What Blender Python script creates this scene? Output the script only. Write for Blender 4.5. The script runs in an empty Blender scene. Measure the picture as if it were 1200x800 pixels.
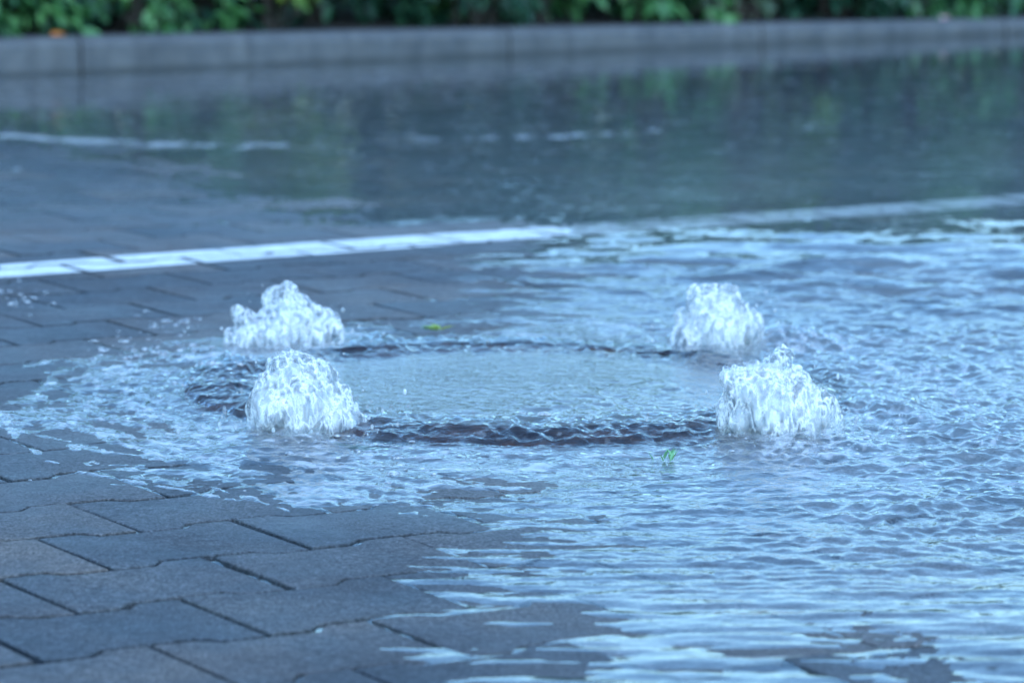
import bpy, bmesh, math, random
import numpy as np
from mathutils import Vector, Matrix

C = bpy.context.scene
COL = C.collection
random.seed(7)
RNG = np.random.default_rng(11)

# ------------------------------------------------------------------ camera
H, PITCH, FPX = 0.638, 0.1389, 4200.0          # metres, radians, focal length in pixels of a 1200 px wide frame
cam = bpy.data.cameras.new('camera')
cam_o = bpy.data.objects.new('camera', cam); COL.objects.link(cam_o)
cam_o.location = (0, 0, H)
cam_o.rotation_euler = (math.pi / 2 - PITCH, 0, 0)
cam.sensor_width = 36.0
cam.lens = FPX / 1200 * 36
cam.clip_start, cam.clip_end = 0.05, 3000
cam.dof.use_dof = True
cam.dof.focus_distance = 3.6
cam.dof.aperture_fstop = 7.5
C.camera = cam_o

# ------------------------------------------------------------------ sky, sun, exposure
SUN_EL, SUN_ROT = math.radians(57), math.radians(160)
w = bpy.data.worlds.new('World'); C.world = w; w.use_nodes = True
nt = w.node_tree; bg = nt.nodes['Background']
sky = nt.nodes.new('ShaderNodeTexSky'); sky.sky_type = 'NISHITA'; sky.sun_disc = False
sky.sun_elevation, sky.sun_rotation = SUN_EL, SUN_ROT
sky.air_density, sky.dust_density, sky.ozone_density, sky.altitude = 1.5, 0.0, 5.0, 0
tint = nt.nodes.new('ShaderNodeMix'); tint.data_type = 'RGBA'; tint.blend_type = 'MULTIPLY'      # the cool cast of the whole photograph
tint.inputs[0].default_value = 1.0; tint.inputs[7].default_value = (0.76, 1.01, 1.15, 1)
nt.links.new(sky.outputs[0], tint.inputs[6]); nt.links.new(tint.outputs[2], bg.inputs[0]); bg.inputs[1].default_value = 0.15
sl = bpy.data.lights.new('sun', 'SUN'); sl.energy = 0.85; sl.angle = math.radians(50); sl.color = (0.82, 0.93, 1.0)
so = bpy.data.objects.new('sun', sl); COL.objects.link(so)
sd = Vector((math.sin(SUN_ROT) * math.cos(SUN_EL), math.cos(SUN_ROT) * math.cos(SUN_EL), math.sin(SUN_EL)))
so.rotation_euler = sd.to_track_quat('Z', 'Y').to_euler()
C.view_settings.view_transform = 'Standard'; C.view_settings.look = 'None'
C.view_settings.exposure = 1.34; C.view_settings.gamma = 1.0

# ------------------------------------------------------------------ numeric helpers
def hash2(ix, iy, seed):
    h = (ix.astype(np.int64) * 374761393 + iy.astype(np.int64) * 668265263 + seed * 1442695041) & 0xFFFFFFFF
    h = ((h ^ (h >> 13)) * 1274126177) & 0xFFFFFFFF
    return (h ^ (h >> 16)) & 0xFFFF
def noise2(x, y, seed=0):
    x0, y0 = np.floor(x), np.floor(y); fx, fy = x - x0, y - y0
    ux, uy = fx * fx * fx * (fx * (fx * 6 - 15) + 10), fy * fy * fy * (fy * (fy * 6 - 15) + 10)
    def g(ox, oy):
        a = hash2(x0 + ox, y0 + oy, seed) * (2 * math.pi / 65536)
        return np.cos(a) * (fx - ox) + np.sin(a) * (fy - oy)
    a, b, c, d = g(0, 0), g(1, 0), g(0, 1), g(1, 1)
    return 1.4 * ((a * (1 - ux) + b * ux) * (1 - uy) + (c * (1 - ux) + d * ux) * uy)
def fbm2(x, y, seed=0, n=4):
    s, a = 0, 1.0
    for k in range(n):
        s = s + a * noise2(x * 2 ** k + 17.3 * k, y * 2 ** k - 9.1 * k, seed + k); a *= .5
    return s
def noise3(x, y, z, seed=0):
    x0, y0, z0 = np.floor(x), np.floor(y), np.floor(z); fx, fy, fz = x - x0, y - y0, z - z0
    u, v, t = [q * q * (3 - 2 * q) for q in (fx, fy, fz)]
    def g(a, b, c): return hash2(x0 + a + 131 * (z0 + c), y0 + b - 57 * (z0 + c), seed) / 32768.0 - 1
    l = lambda a, b, f: a + (b - a) * f
    return l(l(l(g(0,0,0), g(1,0,0), u), l(g(0,1,0), g(1,1,0), u), v), l(l(g(0,0,1), g(1,0,1), u), l(g(0,1,1), g(1,1,1), u), v), t)
def sstep(a, b, x):
    t = np.clip((x - a) / (b - a), 0, 1); return t * t * (3 - 2 * t)

CP, SP = math.cos(PITCH), math.sin(PITCH)
def ground_at(px, py, z=0.0):
    """The point at height z that the photograph shows at pixel (px, py) of 1200 x 800."""
    d = np.array([(px - 600) / FPX, CP - SP * (py - 400) / FPX, -SP - CP * (py - 400) / FPX])
    return np.array([0, 0, H]) + d * ((z - H) / d[2])
def depth_at(px, py, Y):
    d = np.array([(px - 600) / FPX, CP - SP * (py - 400) / FPX, -SP - CP * (py - 400) / FPX])
    return np.array([0, 0, H]) + d * (Y / d[1])

# ------------------------------------------------------------------ object helpers
def mesh_obj(name, verts, faces, mat=None, parent=None, smooth=False):
    me = bpy.data.meshes.new(name)
    me.from_pydata([tuple(v) for v in verts], [], [tuple(f) for f in faces])
    if smooth: me.polygons.foreach_set('use_smooth', [True] * len(me.polygons))
    me.update()
    o = bpy.data.objects.new(name, me); COL.objects.link(o)
    if mat: me.materials.append(mat)
    if parent: o.parent = parent
    return o
def fast_mesh(name, V, F, mat=None, parent=None, smooth=True):
    """V (n,3), F (m,3 or 4) arrays."""
    V = np.ascontiguousarray(V, dtype=np.float32); F = np.ascontiguousarray(F, dtype=np.int32)
    me = bpy.data.meshes.new(name); k = F.shape[1]
    me.vertices.add(len(V)); me.vertices.foreach_set('co', V.ravel())
    me.loops.add(F.size); me.loops.foreach_set('vertex_index', F.ravel())
    me.polygons.add(len(F)); me.polygons.foreach_set('loop_start', np.arange(0, F.size, k, dtype=np.int32))
    if smooth: me.polygons.foreach_set('use_smooth', np.ones(len(F), dtype=bool))
    me.update(calc_edges=True); me.validate()
    o = bpy.data.objects.new(name, me); COL.objects.link(o)
    if mat: me.materials.append(mat)
    if parent: o.parent = parent
    return o
def point_attr(o, name, vals):
    a = o.data.attributes.new(name, 'FLOAT', 'POINT'); a.data.foreach_set('value', np.ascontiguousarray(vals, dtype=np.float32))
def tag(o, label=None, cat=None, group=None, kind=None):
    for k, v in (('label', label), ('category', cat), ('group', group), ('kind', kind)):
        if v: o[k] = v
    return o
def empty(name, loc=(0, 0, 0)):
    o = bpy.data.objects.new(name, None); o.location = loc; o.empty_display_size = .05; COL.objects.link(o); return o

# ------------------------------------------------------------------ materials
class NT:
    def __init__(s, name):
        s.m = bpy.data.materials.new(name); s.m.use_nodes = True; s.t = s.m.node_tree; s.t.nodes.clear()
        s.out = s.n('ShaderNodeOutputMaterial')
    def n(s, typ, **kw):
        o = s.t.nodes.new(typ)
        for k, v in kw.items():
            if k.startswith('i_'): o.inputs[k[2:].replace('_', ' ')].default_value = v
            else: setattr(o, k, v)
        return o
    def l(s, a, b): s.t.links.new(a, b)
    def noise(s, vec, scale, detail=4, rough=.55, out=0):
        o = s.n('ShaderNodeTexNoise', i_Scale=scale, i_Detail=detail, i_Roughness=rough); s.l(vec, o.inputs['Vector']); return o.outputs[out]
    def ramp(s, fac, stops):
        o = s.n('ShaderNodeValToRGB'); e = o.color_ramp.elements
        while len(e) < len(stops): e.new(.5)
        for q, (p, c) in zip(e, stops): q.position = p; q.color = (*c, 1) if len(c) == 3 else c
        s.l(fac, o.inputs[0]); return o.outputs[0]
    def mix(s, fac, a, b, mode='MIX'):
        o = s.n('ShaderNodeMix', data_type='RGBA', blend_type=mode)
        for k, v in ((0, fac), (6, a), (7, b)):
            if isinstance(v, (int, float)): o.inputs[k].default_value = v
            elif isinstance(v, tuple): o.inputs[k].default_value = (*v, 1)
            else: s.l(v, o.inputs[k])
        return o.outputs[2]
    def math(s, op, a, b=0.5, c=None):
        o = s.n('ShaderNodeMath', operation=op)
        for k, v in enumerate((a, b, c)):
            if v is None: continue
            if isinstance(v, (int, float)): o.inputs[k].default_value = v
            else: s.l(v, o.inputs[k])
        return o.outputs[0]
    def pos(s): return s.n('ShaderNodeNewGeometry').outputs['Position']
    def bump(s, h, strength, dist):
        o = s.n('ShaderNodeBump', i_Strength=strength, i_Distance=dist); s.l(h, o.inputs['Height']); return o.outputs[0]
    def pbsdf(s, **kw): return s.n('ShaderNodeBsdfPrincipled', **kw)
    def shader(s, fac, a, b):
        o = s.n('ShaderNodeMixShader')
        if isinstance(fac, (int, float)): o.inputs[0].default_value = fac
        else: s.l(fac, o.inputs[0])
        s.l(a, o.inputs[1]); s.l(b, o.inputs[2]); return o.outputs[0]
    def done(s, sh): s.l(sh, s.out.inputs[0]); return s.m

def mat_paver():
    t = NT('concrete_paver'); P = t.pos()
    rnd = t.n('ShaderNodeAttribute', attribute_name='tone').outputs['Fac']
    base = t.ramp(rnd, [(0, (.058, .066, .074)), (.4, (.074, .079, .085)), (.75, (.087, .086, .087)), (1, (.112, .102, .096))])
    grain = t.noise(P, 330, 3, .8)
    c = t.mix(1.0, base, t.ramp(grain, [(.3, (.12,) * 3), (.5, (.46,) * 3), (.66, (.95,) * 3)]), 'OVERLAY')
    patch = t.noise(P, 9, 5, .6)
    c = t.mix(.8, c, t.ramp(t.noise(P, 120, 4, .75), [(.32, (.3,) * 3), (.5, (.5,) * 3), (.66, (.72,) * 3)]), 'OVERLAY')
    c = t.mix(.55, c, t.ramp(patch, [(.3, (.34, .36, .40)), (.7, (.66, .58, .53))]), 'OVERLAY')
    stain = t.noise(P, 3.2, 6, .68)
    c = t.mix(.75, c, t.ramp(stain, [(.36, (.30, .31, .33)), (.5, (.5,) * 3), (.64, (.66, .64, .60))]), 'OVERLAY')
    b = t.pbsdf(); t.l(c, b.inputs['Base Color'])
    far = t.n('ShaderNodeMapRange'); sep = t.n('ShaderNodeSeparateXYZ'); t.l(P, sep.inputs[0]); t.l(sep.outputs[1], far.inputs[0])
    far.inputs[1].default_value, far.inputs[2].default_value, far.inputs[3].default_value, far.inputs[4].default_value = 4.9, 6.4, 0.0, .42   # soaked towards the kerb
    dryr = t.n('ShaderNodeMapRange'); t.l(patch, dryr.inputs[0]); dryr.inputs[1].default_value, dryr.inputs[2].default_value, dryr.inputs[3].default_value, dryr.inputs[4].default_value = .35, .65, .55, .75
    off = t.n('ShaderNodeVectorMath', operation='DISTANCE'); t.l(P, off.inputs[0]); off.inputs[1].default_value = (MC[0], MC[1], 0)
    soak = t.n('ShaderNodeMapRange', interpolation_type='SMOOTHSTEP'); t.l(t.math('ADD', off.outputs['Value'], t.math('MULTIPLY', t.math('SUBTRACT', t.noise(P, 7, 4), .5), .7)), soak.inputs[0])
    soak.inputs[1].default_value, soak.inputs[2].default_value, soak.inputs[3].default_value, soak.inputs[4].default_value = .70, 1.15, .20, 0.0
    t.l(t.math('SUBTRACT', t.math('SUBTRACT', dryr.outputs[0], far.outputs[0]), soak.outputs[0]), b.inputs['Roughness'])
    b.inputs['Specular IOR Level'].default_value = .17
    h = t.math('ADD', grain, t.math('MULTIPLY', t.noise(P, 60, 3), 1.5))
    t.l(t.bump(h, .9, .0014), b.inputs['Normal'])
    return t.done(b.outputs[0])
def mat_joint():
    t = NT('mossy_joint_sand'); P = t.pos()
    f = t.noise(P, 14, 4, .6)
    c = t.ramp(f, [(.32, (.010, .013, .012)), (.47, (.010, .026, .010)), (.6, (.016, .060, .014)), (.78, (.014, .018, .013))])
    c = t.mix(.6, c, t.ramp(t.noise(P, 300, 3), [(.3, (.3,) * 3), (.7, (.7,) * 3)]), 'OVERLAY')
    b = t.pbsdf(i_Roughness=.8); t.l(c, b.inputs['Base Color'])
    t.l(t.bump(t.noise(P, 250, 3), .8, .002), b.inputs['Normal'])
    return t.done(b.outputs[0])
def mat_paint():
    t = NT('worn_white_road_paint'); P = t.pos()
    c = t.ramp(t.noise(P, 26, 6, .65), [(.32, (.45, .45, .43)), (.55, (.68, .68, .66)), (.8, (.76, .76, .75))])
    b = t.pbsdf(i_Roughness=.42); t.l(c, b.inputs['Base Color'])
    t.l(t.bump(t.noise(P, 300, 3), .4, .001), b.inputs['Normal'])
    bare = t.n('ShaderNodeBsdfTransparent'); wear = t.ramp(t.noise(P, 75, 6, .72), [(.58, (0,) * 3), (.68, (.7,) * 3)])
    return t.done(t.shader(wear, b.outputs[0], bare.outputs[0]))
def mat_concrete(name, lo, hi, scale=30, rough=.7, spec=.5):
    t = NT(name); P = t.pos()
    c = t.ramp(t.noise(P, scale, 6, .65), [(.3, lo), (.7, hi)])
    c = t.mix(.5, c, t.ramp(t.noise(P, 420, 3, .7), [(.3, (.32,) * 3), (.7, (.68,) * 3)]), 'OVERLAY')
    b = t.pbsdf(i_Roughness=rough); b.inputs['Specular IOR Level'].default_value = spec; t.l(c, b.inputs['Base Color'])
    t.l(t.bump(t.noise(P, 180, 4), .5, .002), b.inputs['Normal'])
    return t.done(b.outputs[0])
def mat_kerb():
    t = NT('weathered_kerb_concrete'); P = t.pos()
    c = t.ramp(t.noise(P, 12, 6, .65), [(.3, (.060, .065, .072)), (.7, (.118, .115, .114))])
    m = t.n('ShaderNodeMapping'); m.inputs['Scale'].default_value = (9, 9, .8); t.l(P, m.inputs[0])
    c = t.mix(.6, c, t.ramp(t.noise(m.outputs[0], 2.2, 5, .65), [(.35, (.33,) * 3), (.65, (.64,) * 3)]), 'OVERLAY')      # run-down stains
    c = t.mix(.5, c, t.ramp(t.noise(P, 420, 3, .7), [(.3, (.32,) * 3), (.7, (.68,) * 3)]), 'OVERLAY')
    z = t.n('ShaderNodeSeparateXYZ'); t.l(P, z.inputs[0])
    q = t.math('ADD', z.outputs[2], t.math('MULTIPLY', t.math('SUBTRACT', t.noise(P, 16, 4), .5), .022))
    low = t.ramp(q, [(0.004, (1,) * 3), (0.016, (0,) * 3)])
    c = t.mix(t.math('MULTIPLY', low, .7), c, (.022, .026, .024))          # algae and dirt at the waterline
    b = t.pbsdf(i_Roughness=.7); t.l(c, b.inputs['Base Color'])
    t.l(t.bump(t.noise(P, 180, 4), .5, .002), b.inputs['Normal'])
    return t.done(b.outputs[0])
def mat_iron():
    t = NT('rusty_cast_iron'); P = t.pos()
    c = t.ramp(t.noise(P, 22, 6, .7), [(.32, (.010, .008, .011)), (.5, (.026, .015, .015)), (.66, (.070, .030, .020)), (.8, (.018, .013, .014))])
    b = t.pbsdf(i_Roughness=.7); b.inputs['Specular IOR Level'].default_value = .04; t.l(c, b.inputs['Base Color'])     # under water there is next to no gloss
    t.l(t.bump(t.noise(P, 140, 4), .6, .003), b.inputs['Normal'])
    return t.done(b.outputs[0])
def mat_water():
    t = NT('flood_water'); P = t.pos()
    at = lambda n: t.n('ShaderNodeAttribute', attribute_name=n).outputs['Fac']
    foam, turb, micro = at('foam'), at('turb'), at('micro')
    hgt = t.math('ADD', t.noise(P, 160, 2, .5), t.math('MULTIPLY', t.noise(P, 75, 2, .5), 2.0))
    bp = t.n('ShaderNodeBump', i_Distance=.0022); t.l(hgt, bp.inputs['Height']); t.l(micro, bp.inputs['Strength'])
    N = bp.outputs[0]
    fr = t.n('ShaderNodeFresnel'); t.l(N, fr.inputs['Normal'])
    t.l(t.math('MULTIPLY_ADD', t.n('ShaderNodeNewGeometry').outputs['Backfacing'], .75 - 1.333, 1.333), fr.inputs['IOR'])     # a thin sheet: the same from both sides
    gl = t.n('ShaderNodeBsdfGlossy'); t.l(N, gl.inputs['Normal']); gl.inputs[0].default_value = (1, 1, 1, 1)
    t.l(t.math('ADD', at('fret'), .015), gl.inputs['Roughness'])
    tr = t.n('ShaderNodeBsdfTransparent'); tr.inputs[0].default_value = (.93, .96, .97, 1)
    df = t.n('ShaderNodeBsdfDiffuse'); df.inputs[0].default_value = (.40, .43, .44, 1); t.l(N, df.inputs['Normal'])
    under = t.shader(turb, tr.outputs[0], df.outputs[0])
    clear = t.shader(fr.outputs[0], under, gl.outputs[0])
    fo = t.pbsdf(i_Roughness=.35); fo.inputs['Base Color'].default_value = (.80, .83, .85, 1)  # foam white; also colours the sky glints painted along the film edges
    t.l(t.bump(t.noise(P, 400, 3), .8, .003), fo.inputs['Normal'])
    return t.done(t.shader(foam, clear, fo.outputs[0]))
def mat_jet_core():
    t = NT('aerated_water'); P = t.pos()
    m = t.n('ShaderNodeMapping'); m.inputs['Scale'].default_value = (1, 1, .30); t.l(P, m.inputs[0])
    f = t.noise(m.outputs[0], 115, 5, .62)
    c = t.ramp(f, [(.34, (.30, .32, .35)), (.45, (.48, .50, .52)), (.55, (.68, .68, .68)), (.66, (.84, .84, .84))])
    b = t.pbsdf(i_Roughness=.25); t.l(c, b.inputs['Base Color'])
    b.inputs['Subsurface Weight'].default_value = .35; b.inputs['Subsurface Radius'].default_value = (.5, .8, 1); b.inputs['Subsurface Scale'].default_value = .012
    t.l(t.bump(t.noise(m.outputs[0], 210, 4), .7, .003), b.inputs['Normal'])
    return t.done(b.outputs[0])
def mat_jet_shell():
    t = NT('splashing_water'); P = t.pos()
    m = t.n('ShaderNodeMapping'); m.inputs['Scale'].default_value = (1, 1, .38); t.l(P, m.inputs[0])
    N = t.bump(t.noise(m.outputs[0], 150, 3), .35, .003)
    gl = t.n('ShaderNodeBsdfGlass', i_IOR=1.22, i_Roughness=.03); t.l(N, gl.inputs['Normal']); gl.inputs[0].default_value = (.97, .985, .99, 1)
    fo = t.pbsdf(i_Roughness=.15); fo.inputs['Base Color'].default_value = (.84, .84, .84, 1); t.l(N, fo.inputs['Normal'])
    # thin white filaments of entrained air, drawn out downwards
    q = t.noise(m.outputs[0], 85, 4, .6); thin = t.math('ABSOLUTE', t.math('SUBTRACT', q, .5))
    f = t.ramp(thin, [(.0, (.85,) * 3), (.04, (.38,) * 3), (.10, (.06,) * 3)])
    tr = t.n('ShaderNodeBsdfTransparent'); tr.inputs[0].default_value = (.98, .99, .99, 1)
    clear = t.shader(.45, gl.outputs[0], tr.outputs[0])
    return t.done(t.shader(f, clear, fo.outputs[0]))
def mat_bubble():
    t = NT('foam_bubble'); P = t.pos()
    fr = t.n('ShaderNodeFresnel', i_IOR=1.5)
    gl = t.n('ShaderNodeBsdfGlossy', i_Roughness=.05); gl.inputs[0].default_value = (1, 1, 1, 1)
    tr = t.n('ShaderNodeBsdfTransparent'); tr.inputs[0].default_value = (.97, .98, .99, 1)
    fo = t.pbsdf(i_Roughness=.2); fo.inputs['Base Color'].default_value = (.85, .88, .9, 1)
    clear = t.shader(fr.outputs[0], tr.outputs[0], gl.outputs[0])
    f = t.ramp(t.noise(P, 120, 3), [(.42, (.06,) * 3), (.64, (.5,) * 3)])
    return t.done(t.shader(f, clear, fo.outputs[0]))
def mat_leaf(name, a, b_, c_):
    t = NT(name); P = t.pos()
    rnd = t.n('ShaderNodeAttribute', attribute_name='tone').outputs['Fac']
    c = t.ramp(rnd, [(0, a), (.55, b_), (1, c_)])
    b = t.pbsdf(i_Roughness=.42); t.l(c, b.inputs['Base Color'])
    tl = t.n('ShaderNodeBsdfTranslucent'); t.l(c, tl.inputs[0])
    return t.done(t.shader(.22, b.outputs[0], tl.outputs[0]))
def mat_plain(name, col, rough=.7):
    t = NT(name); P = t.pos()
    c = t.mix(.5, col, t.ramp(t.noise(P, 40, 5), [(.3, (.3,) * 3), (.7, (.7,) * 3)]), 'OVERLAY')
    b = t.pbsdf(i_Roughness=rough); t.l(c, b.inputs['Base Color']); return t.done(b.outputs[0])

MC, MR = np.array([0.006, 4.145]), 0.388        # manhole
M_PAVER, M_JOINT, M_PAINT, M_IRON, M_WATER = mat_paver(), mat_joint(), mat_paint(), mat_iron(), mat_water()
M_KERB = mat_kerb()
M_INFILL = mat_concrete('concrete_infill', (.085, .085, .075), (.15, .142, .125), 40, .6, .04)
M_CORE, M_SHELL, M_BUBBLE = mat_jet_core(), mat_jet_shell(), mat_bubble()
M_SOIL = mat_plain('dark_soil', (.022, .017, .013), .9)
M_BARK = mat_plain('shrub_bark', (.05, .038, .028), .85)
M_EARTH = mat_plain('bare_ground', (.07, .068, .065), .9)

# ------------------------------------------------------------------ ground shape
PSI = 0.55413                                   # direction of the paving courses
US, VS = np.array([math.cos(PSI), math.sin(PSI)]), np.array([-math.sin(PSI), math.cos(PSI)])
ORG = np.array([-0.370, 2.7351]); PL, PW, PA = 0.2, 0.1471, 0.0082
KA, KB = np.array([-1.394, 9.765]), np.array([1.701, 11.934])      # kerb front at the waterline
KD = (KB - KA) / np.linalg.norm(KB - KA); KN = np.array([-KD[1], KD[0]])
def zg(X, Y):
    """Height of the paving; the standing water lies level at 0."""
    x = X - 0.02
    z = -.013 * x - .0045 * np.maximum(0, Y - 5.7)
    z = z + .0036 * np.exp(-(((X - .305) / .12) ** 2 + ((Y - 2.72) / .22) ** 2))     # a slightly raised patch of stones
    return np.clip(z, -.06, .05)

# ------------------------------------------------------------------ ground sheet and bed under the paving
big = 900.0
g = mesh_obj('ground', [(-big, -big, -.16), (big, -big, -.16), (big, big, -.16), (-big, big, -.16)], [(0, 1, 2, 3)], M_EARTH)
tag(g, kind='structure')

# ------------------------------------------------------------------ paved road
road = tag(empty('paved_road'), 'grey interlocking concrete paving under the flood water', kind='structure')
def grid_sheet(name, x0, x1, y0, y1, step, zf, mat, parent=None):
    xs, ys = np.arange(x0, x1 + step, step), np.arange(y0, y1 + step, step)
    X, Y = np.meshgrid(xs, ys); V = np.stack([X, Y, zf(X, Y)], -1).reshape(-1, 3)
    n, m = len(ys), len(xs); i = np.arange(n * m).reshape(n, m)
    F = np.stack([i[:-1, :-1], i[:-1, 1:], i[1:, 1:], i[1:, :-1]], -1).reshape(-1, 4)
    return fast_mesh(name, V, F, mat, parent)
grid_sheet('joint_bed', -7, 9, -.5, 17, .25, lambda X, Y: zg(X, Y) - .0075, M_JOINT, road)

def stone_outline(rng, gap=.0032):
    F, W, L, d = PW / 2 + PA, PW / 2 - PA, PL / 2, PA
    top = [(-L, F), (-.05 - d, F), (-.05 + d, W), (.05 - d, W), (.05 + d, F), (L, F)]
    P = top + [(x, -y) for x, y in reversed(top)]
    P = np.array(P)[::-1]                       # counter-clockwise
    P = P + rng.uniform(-.0017, .0017, P.shape)
    return inset(P, gap)
def inset(P, d):
    """Move every edge of a counter-clockwise outline inwards by d."""
    e = np.roll(P, -1, 0) - P; e = e / (np.linalg.norm(e, axis=1)[:, None] + 1e-9)
    n = np.stack([-e[:, 1], e[:, 0]], 1); npv = np.roll(n, 1, 0)
    b = n + npv; k = (b * n).sum(1)[:, None]
    return P + d * b / np.maximum(k, .35)
def stone_mesh(P, z=None, T=.016, ch=.0012):
    """Outline -> vertices and faces of a paving stone with a worn, chamfered edge; top at 0."""
    n = len(P); Q = inset(P, ch)
    V = np.concatenate([np.c_[Q, np.zeros(n)], np.c_[P, np.full(n, -ch * .75)], np.c_[P, np.full(n, -T)]])
    F = [tuple(range(n))]
    for a in range(2):
        for i in range(n):
            j = (i + 1) % n; F.append((a * n + j, a * n + i, (a + 1) * n + i, (a + 1) * n + j))
    return V, F
stones = []                                      # row, centre, outline variant, tilt, lift
NVAR = 10
OUT = [stone_outline(np.random.default_rng(100 + k)) for k in range(NVAR)]
for r in range(-36, 62):
    off = 0.1 if r % 2 else 0.0                 # row r lies between joint line r and r+1
    for q in range(-32, 62):
        c = ORG + US * ((q + .5) * PL + off) + VS * ((r + .5) * PW)
        if (c - KA) @ KN > -.09 or c[1] < -.2 or abs(c[0]) > 4.5 + .3 * max(0, c[1]): continue
        dm = np.hypot(*(c - MC))
        if dm < MR - .06: continue
        jit = RNG.normal(0, .0012, 2)
        stones.append(dict(c=c + jit, v=int(RNG.integers(NVAR)), rz=RNG.normal(0, .0055), tx=RNG.normal(0, .0024), ty=RNG.normal(0, .0024),
                           dz=RNG.normal(0, .0004), tone=RNG.random(), cut=dm < MR + .13))
def stone_matrix(s):
    c = s['c']; e = .01
    gx = (zg(c[0] + e, c[1]) - zg(c[0] - e, c[1])) / (2 * e); gy = (zg(c[0], c[1] + e) - zg(c[0], c[1] - e)) / (2 * e)
    nrm = Vector((-gx, -gy, 1)).normalized()
    R = nrm.to_track_quat('Z', 'Y').to_matrix()
    X = Vector((math.cos(PSI + s['rz']), math.sin(PSI + s['rz']), 0)); X = (X - nrm * X.dot(nrm)).normalized(); Yv = nrm.cross(X)
    R = Matrix((X, Yv, nrm)).transposed() @ Matrix.Rotation(s['tx'], 3, 'X') @ Matrix.Rotation(s['ty'], 3, 'Y')
    M = R.to_4x4(); M.translation = Vector((c[0], c[1], float(zg(c[0], c[1])) + s['dz'])); return M
for s in stones: s['M'] = stone_matrix(s)
def cut_round(P, M):
    """Trim an outline where it meets the round manhole frame."""
    D = []
    for i in range(len(P)):
        a, b = P[i], P[(i + 1) % len(P)]; k = max(1, int(np.linalg.norm(b - a) / .012))
        D += [a + (b - a) * t / k for t in range(k)]
    Mi = M.inverted(); out, moved, inside = [], 0, 0
    for p in D:
        wv = M @ Vector((p[0], p[1], 0)); d = np.array([wv.x, wv.y]) - MC; r = np.hypot(*d)
        if r < MR + .005:
            inside += 1; d = d / r * (MR + .005); wv = Mi @ Vector((MC[0] + d[0], MC[1] + d[1], wv.z)); p = np.array([wv.x, wv.y])
        if not out or np.hypot(*(p - out[-1])) > .003: out.append(p)
    return np.array(out), inside / len(D)
def in_view(c):
    y = max(c[1], .1); return abs(c[0]) < .155 * y + .08 and c[1] > 2.35
vis = sorted([s for s in stones if in_view(s['c'])], key=lambda s: s['c'][1])
for s in vis[:300]: s['own'] = True
variants = []
for k in range(NVAR):
    V, F = stone_mesh(OUT[k]); me = bpy.data.meshes.new('paving_stone')
    me.from_pydata([tuple(v) for v in V], [], F); me.update(); me.materials.append(M_PAVER); variants.append(me)
AV, AF, AT, base = [], [], [], 0
def add_big(V, F, M, tone):
    global base
    R = np.array(M)
    AV.append(V @ R[:3, :3].T + R[:3, 3]); AF.extend([tuple(i + base for i in f) for f in F]); AT.append(np.full(len(V), tone)); base += len(V)
own_objs = []
for s in stones:
    if s['cut']:
        P, fr = cut_round(OUT[s['v']], s['M'])
        if fr > .62 or len(P) < 5: s['gone'] = True; continue
        V, F = stone_mesh(P, ch=.0015)
        if s.get('own'):
            o = mesh_obj('paving_stone', V, F, M_PAVER, road); o.matrix_local = s['M']; own_objs.append((o, s))
        else: add_big(V, F, s['M'], s['tone'])
        continue
    if s.get('own'):
        o = bpy.data.objects.new('paving_stone', variants[s['v']]); COL.objects.link(o); o.parent = road; o.matrix_local = s['M']; own_objs.append((o, s))
    else:
        V, F = stone_mesh(OUT[s['v']]); add_big(V, F, s['M'], s['tone'])
tones = {}
for o, s in own_objs:                            # a tone per stone: one mesh per (outline, tone step)
    me = o.data; step = int(s['tone'] * 6); key = (me.name, step)
    if key not in tones:
        m2 = me.copy(); a = m2.attributes.new('tone', 'FLOAT', 'POINT'); a.data.foreach_set('value', [(step + .5) / 6] * len(m2.vertices)); tones[key] = m2
    o.data = tones[key]
far = mesh_obj('paving_stone_field', np.concatenate(AV), AF, M_PAVER, road); point_attr(far, 'tone', np.concatenate(AT)); far['kind'] = 'stuff'

# ------------------------------------------------------------------ painted line, lying on the stones and broken at the joints
LA, LB = ground_at(0, 318, .010)[:2], ground_at(1200, 234, -.015)[:2]
LD = (LB - LA) / np.linalg.norm(LB - LA); LN = np.array([-LD[1], LD[0]]); LW = .070
def clip(P, n, d):
    out = []
    for i in range(len(P)):
        a, b = P[i], P[(i + 1) % len(P)]; fa, fb = a @ n - d, b @ n - d
        if fa <= 0: out.append(a)
        if fa * fb < 0: out.append(a + (b - a) * fa / (fa - fb))
    return out
PV, PF = [], []
for s in stones:
    if abs((s['c'] - LA) @ LN) > LW + .13: continue
    R = np.array(s['M']); Q = inset(OUT[s['v']], .0018)
    Pw = np.c_[Q, np.full(len(Q), .0012)] @ R[:3, :3].T + R[:3, 3]
    P2 = [p for p in Pw]
    wob = .004 * math.sin(s['c'][0] * 37)
    n3 = np.array([LN[0], LN[1], 0]); k = LA @ LN
    P2 = clip(P2, n3, k + LW + wob)
    if len(P2) < 3: continue
    P2 = clip(P2, -n3, -(k - LW + wob))
    if len(P2) < 3: continue
    PF.append(tuple(range(len(PV), len(PV) + len(P2)))); PV += [tuple(p) for p in P2]
line = mesh_obj('road_line', PV, PF, M_PAINT)
tag(line, 'long worn white painted line running across the wet paving behind the jets', 'road marking')

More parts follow.
